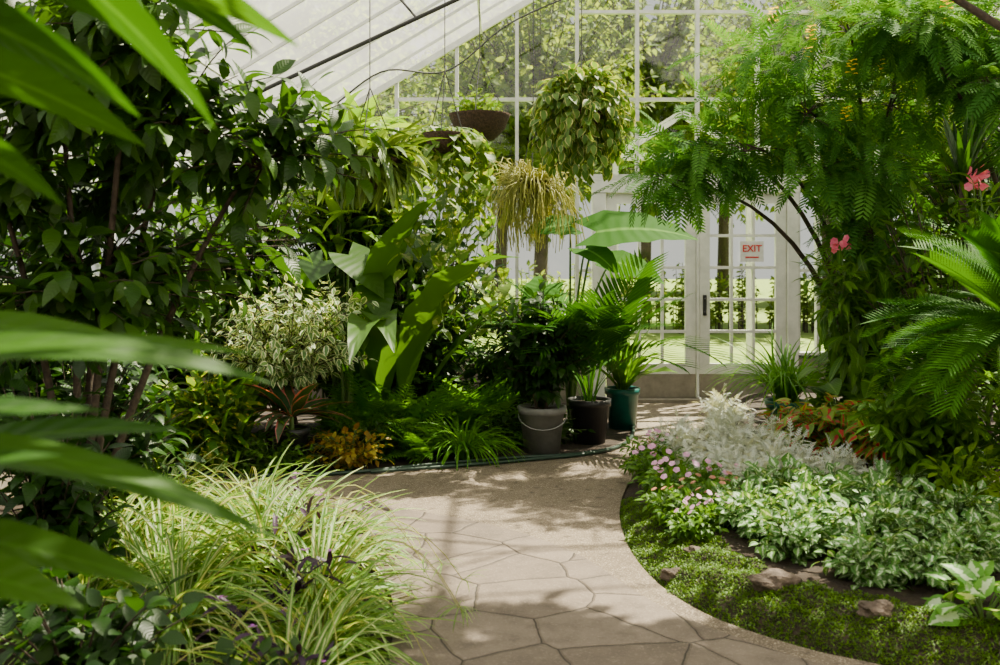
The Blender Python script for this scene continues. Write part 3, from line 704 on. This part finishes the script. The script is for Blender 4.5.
# left small tree
S = MB(); L = MB(); b = V(-2.0, 4.6, 0)
for (tx, ty, tz) in ((-1.95, 4.3, 2.3), (-1.5, 4.5, 2.2), (-1.15, 4.7, 2.05), (-2.3, 4.4, 1.9), (-1.6, 4.2, 2.55), (-1.9, 4.9, 2.0)):
    T0 = V(tx, ty, tz); C = V(b[0] * .6 + tx * .4, b[1], tz * .6); S.tube(bez(b, C, T0, np.linspace(0, 1, 10)), .024, .010, 8)
    T = ell(T0, (.6, .5, .42), 33, .3); twigs(S, L, T0 - V(0, 0, .1), T, 13, OV, .15, start=.25, droop=.35)
for (tx, ty, tz) in ((-1.75, 4.4, 1.45), (-2.2, 4.4, 1.35), (-1.35, 4.7, 1.6)):
    T0 = V(tx, ty, tz); T = ell(T0, (.45, .4, .38), 22, .3); twigs(S, L, V(-1.9, 4.5, 1.3), T, 12, OV, .15, start=.3, droop=.35)
thing('small_tree', 'multi stemmed small tree with dark glossy leaves', 'tree', tuple(b), [('trunk', S, M['bark']), ('foliage', L, M['dark'])])

# foreground ginger
def arcleaf(L, a, tip, w, bend, roll):
    a = V(*a); tip = V(*tip); ch = tip - a; n = np.linalg.norm(ch); d = ch / n
    side = nrm(np.cross(d, V(0, 0, 1))); up = np.cross(side, d); h = bend / 2
    if side[1] > 0: side = -side
    up = up * math.cos(roll) + side * math.sin(roll)
    sd = d * math.cos(h) + up * math.sin(h); length = n / (math.sin(h) / h)
    L.inst(leaf(w, 'lance', bend, .25, 14), a, sd, -d * math.sin(h) + up * math.cos(h), length)
L = MB(); S = MB()
for (x, y, h) in ((-.86, 1.3, 2.15), (-.96, 1.5, 2.1), (-.9, 1.15, 1.9)): S.tube([(x, y, 0), (x + .01, y, h / 2), (x - .02, y, h)], .016, .009, 8)
for a, t, w, bd, ro in [((-.86, 1.3, 1.36), (-.35, 1.5, 1.31), .12, .7, .6), ((-.9, 1.15, 1.33), (-.46, 1.3, 1.385), .12, .6, .5), ((-.96, 1.5, 1.31), (-.40, 1.6, 1.345), .11, .6, .5), ((-.86, 1.3, 1.26), (-.43, 1.4, 1.16), .12, .5, .6), ((-.96, 1.5, 1.21), (-.34, 1.45, 1.09), .11, .7, .55),
    ((-.9, 1.15, 1.2), (-.56, 1.25, 1.25), .14, .5, .5), ((-.86, 1.3, 1.10), (-.60, 1.4, 1.0), .3, .6, .6), ((-.86, 1.3, 1.88), (-.5, 1.35, 1.70), .23, .6, -.7), ((-.86, 1.3, 2.05), (-.41, 1.4, 1.69), .17, .9, -.7),
    ((-.96, 1.5, 2.05), (-.31, 1.5, 1.83), .16, .7, -.7), ((-.96, 1.5, 2.1), (-.42, 1.7, 1.86), .17, .8, -.6), ((-.86, 1.3, 1.72), (-.63, 1.4, 1.58), .26, .6, -.7), ((-.96, 1.5, 1.40), (-.58, 1.8, 1.30), .14, .6, .6),
    ((-.9, 1.15, 1.92), (-.60, 1.2, 1.82), .26, .6, -.8), ((-.86, 1.3, 1.98), (-.56, 1.4, 1.84), .24, .5, -.7), ((-.96, 1.5, 1.95), (-.45, 1.6, 1.93), .17, .5, -.6), ((-.96, 1.5, 1.85), (-.62, 1.7, 1.70), .24, .5, -.7),
    ((-.9, 1.15, 1.27), (-.53, 1.3, 1.30), .15, .5, .5), ((-.96, 1.5, 1.17), (-.52, 1.6, 1.22), .15, .6, .5), ((-.96, 1.5, 1.08), (-.54, 1.55, .98), .18, .6, .6)]:
    arcleaf(L, a, t, w, bd, ro)
thing('ginger_plant', 'tall ginger canes with long glossy blade leaves', 'ginger', (-.9, 1.3, 0), [('stem', S, M['stemg']), ('foliage', L, M['ginger'])])

# spider plants
L = MB(); b0 = (-1.1, 4.5, 0); rosette(L, b0, 200, (.46, .82), (.45, 1.4), STR, .08, ws=.7)
S = MB()
for i in range(5):
    a = R.uniform(-1.2, .6); p0 = V(*b0); p2 = p0 + V(.75 * math.cos(a), .75 * math.sin(a), .12); S.tube(bez(p0, (p0 + p2) / 2 + V(0, 0, .7), p2, np.linspace(0, 1, 9)), .003, .002, 4)
    rosette(L, p2, 9, (.08, .16), (-.2, .8), STR[:2], .01)
s0 = thing('spider_plant', 'variegated spider plant with arching cream striped blades', 'spider plant', b0, [('foliage', L, M['spider']), ('stem', S, M['rhips'])], 'spider plants beside the path')
for i, (x, y, s) in enumerate([(-.78, 4.1, .85), (-1.5, 4.3, .95), (-1.25, 5.1, .85), (-1.7, 5.1, .9), (-.68, 3.65, .72), (-1.85, 4.6, .9), (-1.3, 3.9, .8), (-.88, 4.75, .75), (-.7, 3.25, .7), (-1.7, 3.95, .8), (-1.45, 5.55, .75), (-1.95, 5.55, .8)]): clone(s0, (x, y, 0), i * 1.1 + .7, s)
S = MB(); L = MB(); b = (-.95, 3.85, 0); T = ell((-.95, 3.85, .24), (.34, .3, .2), 9, .5, .1)
twigs(S, L, V(*b), T, 6, [leaf(.24, 'lance', x, .5, 5) for x in (.3, .8)], .12, start=.4, ang=.8, droop=.15)
p0 = thing('purple_heart', 'purple heart plant with dark violet leaves', 'foliage plant', b, [('stem', S, M['purple']), ('foliage', L, M['purple'])], 'purple heart plants')
flt = MB()
for k in range(3): a = k * 2.09; flt.inst(leaf(.9, 'obov', .3, .1, 3), V(0, 0, 0), V(math.cos(a), math.sin(a), .35), V(0, 0, 1), .02)
fme = flt.mesh('flower'); fme.materials.append(M['violet'])
for i in (0, 3, 5, 8):
    o = bpy.data.objects.new('flower', fme); o.parent = p0; o.location = Vector(T[i] - np.array(b)) + Vector((0, 0, .03)); COL.objects.link(o)
clone(p0, (-.95, 4.95, 0), 2, 1.05); clone(p0, (-.68, 3.4, 0), 4, .85); clone(p0, (-1.0, 4.3, 0), 1, 1.15)
shrub('low_shrub', 'low shrub of dark rounded leaves', (-1.35, 3.1, 0), (-1.35, 3.1, .3), (.38, .35, .28), 50, 10, OVW, .09, 'deep', inner=.2)
shrub('low_shrub', 'low dark leafy plant beside the path', (-.8, 3.0, 0), (-.8, 3.05, .12), (.3, .35, .14), 44, 9, OVW, .08, 'deep', inner=.2)
shrub('low_shrub', 'dark leafy understorey shrub', (-1.95, 4.2, 0), (-1.95, 4.15, .55), (.35, .35, .55), 80, 12, OV, .12, 'deep', inner=.2)
shrub('low_shrub', 'dark leafy understorey shrub beside the tree', (-2.3, 5.3, 0), (-2.2, 5.3, .7), (.5, .45, .7), 110, 12, OV, .13, 'deep', inner=.2)
shrub('broadleaf_shrub', 'leafy shrub against the side glazing', (-2.7, 5.7, 0), (-2.65, 5.6, 1.15), (.45, .4, .95), 120, 12, OV, .14, 'dark', .2)
shrub('broadleaf_shrub', 'tall dark shrub against the side glazing', (-2.65, 4.7, 0), (-2.6, 4.7, 1.2), (.45, .5, .95), 110, 12, OV, .15, 'deep', .3)

def hose(pts, label):
    m = MB(); p = catmull(pts, 8); m.tube(p, .013, .013, 8); single('garden_hose', label, 'hose', m, M['hose'], True)
hose([(-2.6, 6.75, .03), (-1.6, 6.66, .03), (-1.04, 6.76, .03), (-.51, 7.02, .03), (.075, 7.27, .028), (.6, 7.42, .028), (.98, 7.8, .028), (1.15, 8.4, .028), (1.22, 9.0, .028), (1.3, 9.8, .028)], 'dark green garden hose along the edge of the path')
hose([(-.9, 6.78, .03), (-.4, 6.95, .03), (.2, 7.2, .028), (.75, 7.48, .028), (1.05, 7.95, .028), (1.18, 8.7, .028), (1.1, 9.5, .03)], 'second loop of dark garden hose on the path')

# ------------------------------------------------------------ RIGHT SIDE
FE = [pinnate(11, leaf(.28, 'lance', .2, .1, 3), b, 1.15, .22, lambda t: .6 + .4 * math.sin(math.pi * t), .14, .012, .1) for b in (.3, .6, 1.0)]
def feather_tree(base, clusters, k, size, mat, label, n=12, flowers=0, zc=.95, tpl=None, rr=.03):
    S = MB(); L = MB(); b = V(*base); pts = []
    for (cx, cy, cz, r) in clusters:
        T0 = V(cx, cy, cz); C = V(b[0] * .75 + cx * .25, b[1] * .75 + cy * .25, cz * zc); S.tube(bez(b, C, T0, np.linspace(0, 1, 12)), rr, .007, 8)
        T = ell(T0, (r, r * .8, r * .6), n, .4); twigs(S, L, T0 - V(0, 0, .05), T, k, tpl or FE, size, start=.3, ang=1.05, droop=.2, r=.004, wob=.22)
        pts += list(T)
    e = thing('feathery_tree', label, 'tree', base, [('trunk', S, M['bark']), ('foliage', L, M[mat])])
    if flowers:
        fm = MB()
        for k in range(9): a = k * 2.4; fm.inst(leaf(.9, 'obov', .5, .2, 3), V(0, 0, k * .012), V(math.cos(a), math.sin(a), .3), V(0, 0, 1), .045)
        me = fm.mesh('flower'); me.materials.append(M['yellowp'])
        front = sorted(range(len(pts)), key=lambda i: pts[i][1] - .6 * pts[i][2])[:flowers * 2]
        for i in R.choice(front, flowers, replace=False):
            o = bpy.data.objects.new('flower', me); o.parent = e; o.location = Vector(pts[i] - b) + Vector((0, -.08, .08)); COL.objects.link(o)
    return e
feather_tree((2.95, 7.7, .1), [(2.05, 7.2, 2.95, .55), (1.5, 7.3, 2.40, .5), (2.2, 7.0, 2.6, .6), (1.3, 7.2, 2.1, .35), (1.8, 7.1, 2.35, .45), (2.5, 7.0, 3.2, .6), (2.7, 7.1, 2.15, .45), (2.72, 7.1, 1.75, .3), (2.9, 7.2, 2.7, .55), (3.1, 7.3, 3.3, .5), (2.35, 7.1, 2.2, .3)], 7, .38, 'feather', 'airy tree with feathery pinnate leaves and yellow blooms', n=12, flowers=14)
feather_tree((3.9, 8.6, .1), [(3.6, 8.2, 3.4, .6), (4.2, 8.3, 3.2, .6), (3.3, 8.6, 2.9, .5), (3.9, 8.4, 2.6, .5), (4.6, 8.6, 3.5, .5), (3.1, 8.4, 3.7, .5), (3.6, 8.0, 2.3, .5)], 9, .34, 'yellowgreen', 'tall airy tree with yellow green pinnate leaves', n=14, flowers=6, zc=.8)
feather_tree((3.9, 6.9, .1), [(3.3, 6.6, 2.75, .4), (3.1, 6.7, 3.05, .45), (3.5, 6.6, 2.5, .4), (2.75, 6.6, 3.1, .35), (3.4, 6.9, 3.2, .45)], 8, .34, 'feather', 'leafy young tree with layered pinnate foliage', n=14, flowers=4, zc=.8)
e = feather_tree((3.9, 4.2, .1), [(2.2, 5.3, 3.9, .55), (2.9, 5.3, 4.0, .6), (1.7, 4.8, 3.9, .5), (2.1, 5.7, 4.4, .5), (2.5, 4.7, 4.1, .55), (3.2, 4.8, 3.8, .5), (1.5, 5.5, 4.3, .45), (1.6, 4.3, 4.0, .45), (2.2, 4.2, 4.2, .5), (.7, 4.8, 3.7, .5), (1.1, 4.4, 4.0, .45), (.4, 5.3, 3.6, .4)], 11, .18, 'dark', 'added out of view tree whose high canopy shades the near path', n=24, zc=.85, tpl=OV, rr=.035)  # added above the view as a sun blocker, dapples the near path
e.name = 'unseen_shade_tree'
e = feather_tree((-1.9, .6, 0), [(-.1, 2.2, 3.2, .5), (-.6, 1.9, 3.0, .45), (.4, 2.6, 3.5, .5), (.0, 3.2, 3.4, .45), (-.5, 2.7, 3.1, .4), (.1, 1.6, 3.3, .45)], 10, .17, 'dark', 'added overhead tree, out of view, shading the near left plants', n=20, zc=.9, tpl=OV, rr=.04)  # second added blocker, unseen overhead, keeps sun off the near left
e.name = 'unseen_shade_tree'
shrub('broadleaf_shrub', 'tall dense dark shrub', (3.9, 7.6, .1), (3.8, 7.6, 1.6), (.8, .6, 1.25), 180, 14, OV, .15, 'dark', .3, r=.01)
shrub('broadleaf_shrub', 'tall leafy shrub behind the cycad', (3.0, 6.6, .1), (3.0, 6.6, 1.2), (.5, .45, .95), 120, 13, OV, .13, 'mid', .3, r=.01)
shrub('broadleaf_shrub', 'dark green shrub near the door', (3.4, 8.9, .1), (3.45, 8.9, 1.3), (.5, .45, 1.2), 130, 13, OV, .13, 'deep', .2, r=.01)
shrub('broadleaf_shrub', 'dense leafy shrub against the gable glass', (4.6, 9.4, .1), (4.5, 9.4, 1.8), (.9, .5, 1.6), 180, 13, OV, .16, 'dark', .2, r=.012)
shrub('climbing_vine', 'broad leaved climber with drooping heart shaped leaves', (2.9, 7.8, .1), (2.9, 7.7, 1.05), (.32, .3, .7), 60, 9, HE, .16, 'mid', .2, droop=.8, inner=.4, cat='vine')
shrub('angel_trumpet', 'tall plant with long drooping pointed leaves', (2.7, 7.2, .1), (2.68, 7.1, 1.15), (.34, .36, .6), 70, 10, LA, .24, 'mid', .4, stem='stemg', droop=1.1, inner=.5)
shrub('philodendron', 'broad leaved green philodendron', (2.55, 7.0, .1), (2.55, 6.9, .62), (.34, .3, .28), 30, 4, HE, .2, 'mid', stem='stemg', droop=.6, cat='foliage plant')
def drac(base, heads, label):
    S = MB(); L = MB(); b = V(*base)
    for (x, y, z, n, ln) in heads:
        t = V(x, y, z); S.tube([b, b * .4 + t * .6 + V(.02, 0, 0), t], .03, .022, 8)
        rosette(L, t, n, (ln * .7, ln), (.1, 1.5), [leaf(.08, 'strap', q, .35, 6) for q in (.15, .5, .9)], .04)
    return thing('dracaena', label, 'dracaena', base, [('stem', S, M['bark']), ('foliage', L, M['deep'])])
drac((3.0, 6.3, .1), [(2.95, 6.2, 2.0, 45, .5), (3.15, 6.4, 1.6, 50, .5)], 'multi headed dracaena with dark sword leaves')
CY = [pinnate(38, leaf(.075, 'lin', .15, .2, 2), b, 1.05, .2, lambda t: .5 + .5 * math.sin(math.pi * (.1 + .8 * t)), .12, .014, .35, 1.2) for b in (.5, .9, 1.2)]
b = (2.78, 4.95, .1); S = MB(); S.lathe(b, [(.11, 0), (.13, .3), (.12, .6), (.135, .8), (.09, .95), (.01, 1.0)], 18); L = MB()
rosette(L, (b[0], b[1], 1.08), 90, (.7, .95), (.05, 1.3), CY, .06)
thing('sago_palm', 'sago cycad with stiff arching dark green fronds', 'cycad', b, [('trunk', S, M['coir']), ('foliage', L, M['cycad'])])
PA = [palmate(7, leaf(.36, 'obov', x, .2, 4), 2 * math.pi, .25, .6) for x in (.3, .7)]
shrub('schefflera', 'umbrella plant with glossy palmate leaves', (2.5, 5.6, .1), (2.5, 5.5, .62), (.42, .3, .33), 50, 5, PA, .135, 'mid', stem='stemg', inner=.3, droop=.1)
shrub('low_shrub', 'bright yellow green low shrub', (2.4, 5.05, .1), (2.4, 4.95, .38), (.22, .2, .17), 46, 9, OV, .08, 'bright', stem='stemg', inner=.2)
shrub('broadleaf_shrub', 'dark filler shrub under the cycad', (3.1, 5.4, .1), (3.1, 5.4, .5), (.4, .4, .45), 50, 12, OV, .12, 'dark')
S = MB(); L = MB(); b = (2.25, 6.45, .12); T = ell((2.25, 6.45, .42), (.40, .28, .22), 80, .3, .2); twigs(S, L, V(*b), T, 4, HE, .10, start=.7, droop=.6)
c0 = thing('red_caladium', 'low foliage plant with red centred green leaves', 'foliage plant', b, [('stem', S, M['stemg']), ('foliage', L, M['redgreen'])], 'red and green caladiums')
clone(c0, (2.6, 6.15, .12), 3, .95); clone(c0, (2.1, 6.9, .1), 5, .8)
shrub('croton', 'low croton with yellow and green leaves', (2.35, 6.95, .1), (2.35, 6.95, .36), (.25, .2, .2), 26, 9, LAW, .13, 'croton', stem='stemg', inner=.2)
# dusty miller
DM = [pinnate(5, leaf(.34, 'obov', .2, .1, 2), b, .9, .34, lambda t: 1 - .3 * t, .12, .07, .1) for b in (.3, .8)]
S = MB(); L = MB(); b = (1.5, 6.2, .11); T = ell((1.5, 6.2, .26), (.27, .27, .16), 56, .3, .15); twigs(S, L, V(*b), T, 10, DM, .09, start=.35, droop=0)
d0 = thing('dusty_miller', 'mounded silver white dusty miller', 'dusty miller', b, [('stem', S, M['silver']), ('foliage', L, M['silver'])], 'silver dusty miller plants')
for i, (x, y, s) in enumerate([(1.2, 6.5, .9), (1.8, 6.1, 1.05), (1.97, 5.8, .95), (1.55, 6.75, 1.1), (1.65, 5.75, 1.), (2.12, 5.95, .75), (1.28, 7.0, .9), (1.72, 7.4, .9), (1.9, 8.3, .9), (1.35, 5.95, .85), (2.2, 5.65, .7), (1.85, 6.6, 1.05), (1.45, 5.6, .8)]): clone(d0, (x, y, .11), i * 1.7 + .4, s)
# impatiens
S = MB(); L = MB(); b = (1.0, 6.0, .09); T = ell((1.0, 6.0, .2), (.22, .22, .13), 56, .3, .12); twigs(S, L, V(*b), T, 8, OV, .065, start=.4)
i0 = thing('pink_impatiens', 'low green impatiens dotted with pink flowers', 'flowering plant', b, [('stem', S, M['stemg']), ('foliage', L, M['mid'])], 'pink impatiens along the bed edge')
def fmesh(mat, sc, n=5):
    fm = MB()
    for k in range(n): a = k * 6.283 / n; fm.inst(leaf(1.1, 'obov', .2, .1, 3), V(0, 0, 0), V(math.cos(a), math.sin(a), .15), V(0, 0, 1), sc)
    me = fm.mesh('flower'); me.materials.append(mat); return me
fme = fmesh(M['pink'], .022)
top = T[np.argsort(-T[:, 2])][:24][::3]
for p in top:
    o = bpy.data.objects.new('flower', fme); o.parent = i0; o.location = Vector(p - np.array(b)) + Vector((0, 0, .04)); o.rotation_euler = (.7, R.normal(0, .2), 0); COL.objects.link(o)
for i, (x, y, s) in enumerate([(.98, 5.55, .95), (1.25, 5.7, .9), (.98, 6.45, .9), (1.2, 5.35, .9), (.95, 5.2, .85), (.97, 4.9, .75), (1.15, 6.85, .8), (1.1, 5.05, .8)]): clone(i0, (x, y, .09), i * 1.1 - .6, s)
# nettle
S = MB(); L = MB(); b = (1.6, 4.9, .11); T = ell((1.6, 4.9, .26), (.26, .26, .15), 64, .3, .14); twigs(S, L, V(*b), T, 7, OVX, .066, start=.4, droop=.2, wob=.35)
l0 = thing('dead_nettle', 'low nettle with pale silvery centred leaves', 'foliage plant', b, [('stem', S, M['stemg']), ('foliage', L, M['lamium'])], 'silver leaved dead nettles')
for i, (x, y, s) in enumerate([(1.28, 4.85, .9), (1.9, 4.9, 1.1), (2.2, 4.7, 1.), (1.5, 5.25, 1.1), (1.8, 5.3, .9), (2.1, 5.2, 1.), (1.35, 4.5, .8), (1.7, 4.45, 1.), (2.05, 4.3, .9), (1.25, 5.15, .75), (1.58, 4.15, .85), (2.35, 4.4, .9), (1.85, 4.1, .75), (1.5, 4.65, .9), (1.95, 4.6, .85)]): clone(l0, (x, y, bz(x, y) - .02), i * 1.3, s)
S = MB(); L = MB(); b = (1.86, 3.74, .08); T = ell((1.86, 3.74, .18), (.26, .2, .09), 32, .3, .12); twigs(S, L, V(*b), T, 2, HE, .11, start=.8, droop=.4)
thing('pale_caladium', 'caladium with pale green veined leaves', 'foliage plant', b, [('stem', S, M['stemg']), ('foliage', L, M['caladium'])])
def rock(x, y, rx, ry, rz):
    bm = bmesh.new(); bmesh.ops.create_icosphere(bm, subdivisions=3, radius=1); sd = R.random(3) * 9
    for v in bm.verts:
        f = 1 + .18 * math.sin(v.co.x * 3.1 + sd[0]) * math.cos(v.co.y * 2.7 + sd[1]) + .14 * math.sin(v.co.z * 5 + sd[2] + v.co.x * 4) + .05 * math.sin(v.co.x * 11 + v.co.y * 9 + sd[1])
        v.co = Vector((v.co.x * rx * f, v.co.y * ry * f, v.co.z * rz * f))
    me = bpy.data.meshes.new('rock'); bm.to_mesh(me); bm.free(); me.materials.append(M['rock'])
    o = bpy.data.objects.new('rock', me); o.location = (x, y, bz(x, y) + rz * .3); COL.objects.link(o); o.rotation_euler = (0, 0, R.random() * .6 - .3)
    o['label'] = 'brown weathered rock half sunk in moss'; o['category'] = 'rock'; o['group'] = 'rocks in the mossy bed edge'
for r_ in [(1.17, 4.15, .095, .055, .05), (.80, 4.52, .05, .035, .03), (.93, 4.68, .04, .03, .025), (1.48, 3.83, .07, .045, .04), (1.85, 3.5, .06, .04, .035)]: rock(*r_)
b = (2.28, 7.75, .12); Pm = MB(); pot(Pm, b, .16, .13, .27); So = MB(); soil(So, b, .14, .24); L = MB()
rosette(L, (b[0], b[1], .36), 220, (.5, .9), (1.1, 1.5), [leaf(.022, 'strap', q, .3, 8) for q in (1.2, 1.9, 2.4)], .08)
thing('potted_grass', 'fountain of fine green grass in a teal pot', 'potted plant', b, [('pot', Pm, M['tealpot']), ('soil', So, M['soil']), ('foliage', L, M['fern'])])
cfl = fmesh(M['coral'], .03, 6)
def bloom(base, top, label):
    S = MB(); L = MB(); b = V(*base); t = V(*top); S.tube([b, (b + t) / 2 + V(.05, 0, 0), t], .01, .005)
    T = ell(t - V(0, 0, .25), (.25, .22, .25), 18, .3); twigs(S, L, t - V(0, 0, .5), T, 8, LA, .16)
    e = thing('flowering_shrub', label, 'flowering plant', base, [('stem', S, M['stemg']), ('foliage', L, M['mid'])])
    for i in range(14):
        o = bpy.data.objects.new('flower', cfl); o.parent = e; o.location = Vector(t - b) + Vector(R.normal(0, .035, 3)); o.rotation_euler = tuple(R.uniform(0, 3, 3)); COL.objects.link(o)
bloom((2.5, 7.0, .1), (2.42, 6.9, 1.6), 'slender plant topped with coral pink blossom')
bloom((3.2, 6.2, .1), (3.0, 6.1, 2.02), 'tall plant topped with deep pink blossom')

# ------------------------------------------------------------ LIGHT / CAMERA
w = bpy.data.worlds.new('sky'); scene.world = w; w.use_nodes = True; nt = w.node_tree; nt.nodes.clear()
bg = nt.nodes.new('ShaderNodeBackground'); ow = nt.nodes.new('ShaderNodeOutputWorld'); nt.links.new(bg.outputs[0], ow.inputs[0])
tc = nt.nodes.new('ShaderNodeTexCoord'); sp = nt.nodes.new('ShaderNodeSeparateXYZ'); nt.links.new(tc.outputs['Generated'], sp.inputs[0])
k = mth(nt, 'MULTIPLY', sp.outputs[2], 1.6, True)
nt.links.new(mixc(nt, k, (1, .98, .92), (.88, .92, 1)), bg.inputs[0]); bg.inputs[1].default_value = .8
sl = bpy.data.lights.new('sun', 'SUN'); sl.energy = 33; sl.angle = .012; sl.color = (1, .91, .70)
so = bpy.data.objects.new('sun', sl); COL.objects.link(so)
dirv = Vector((.50, .42, 1.0)); so.rotation_euler = dirv.to_track_quat('Z', 'Y').to_euler(); so.location = (5, 5, 12)
cam = bpy.data.cameras.new('camera'); co = bpy.data.objects.new('camera', cam); COL.objects.link(co)
co.location = (0, 0, 1.5); co.rotation_euler = (math.pi / 2, 0, 0)
cam.lens = 35; cam.sensor_width = 36; cam.shift_y = -.0715; cam.clip_start = .05; cam.clip_end = 300
cam.dof.use_dof = True; cam.dof.focus_distance = 7.0; cam.dof.aperture_fstop = 3.2
scene.camera = co
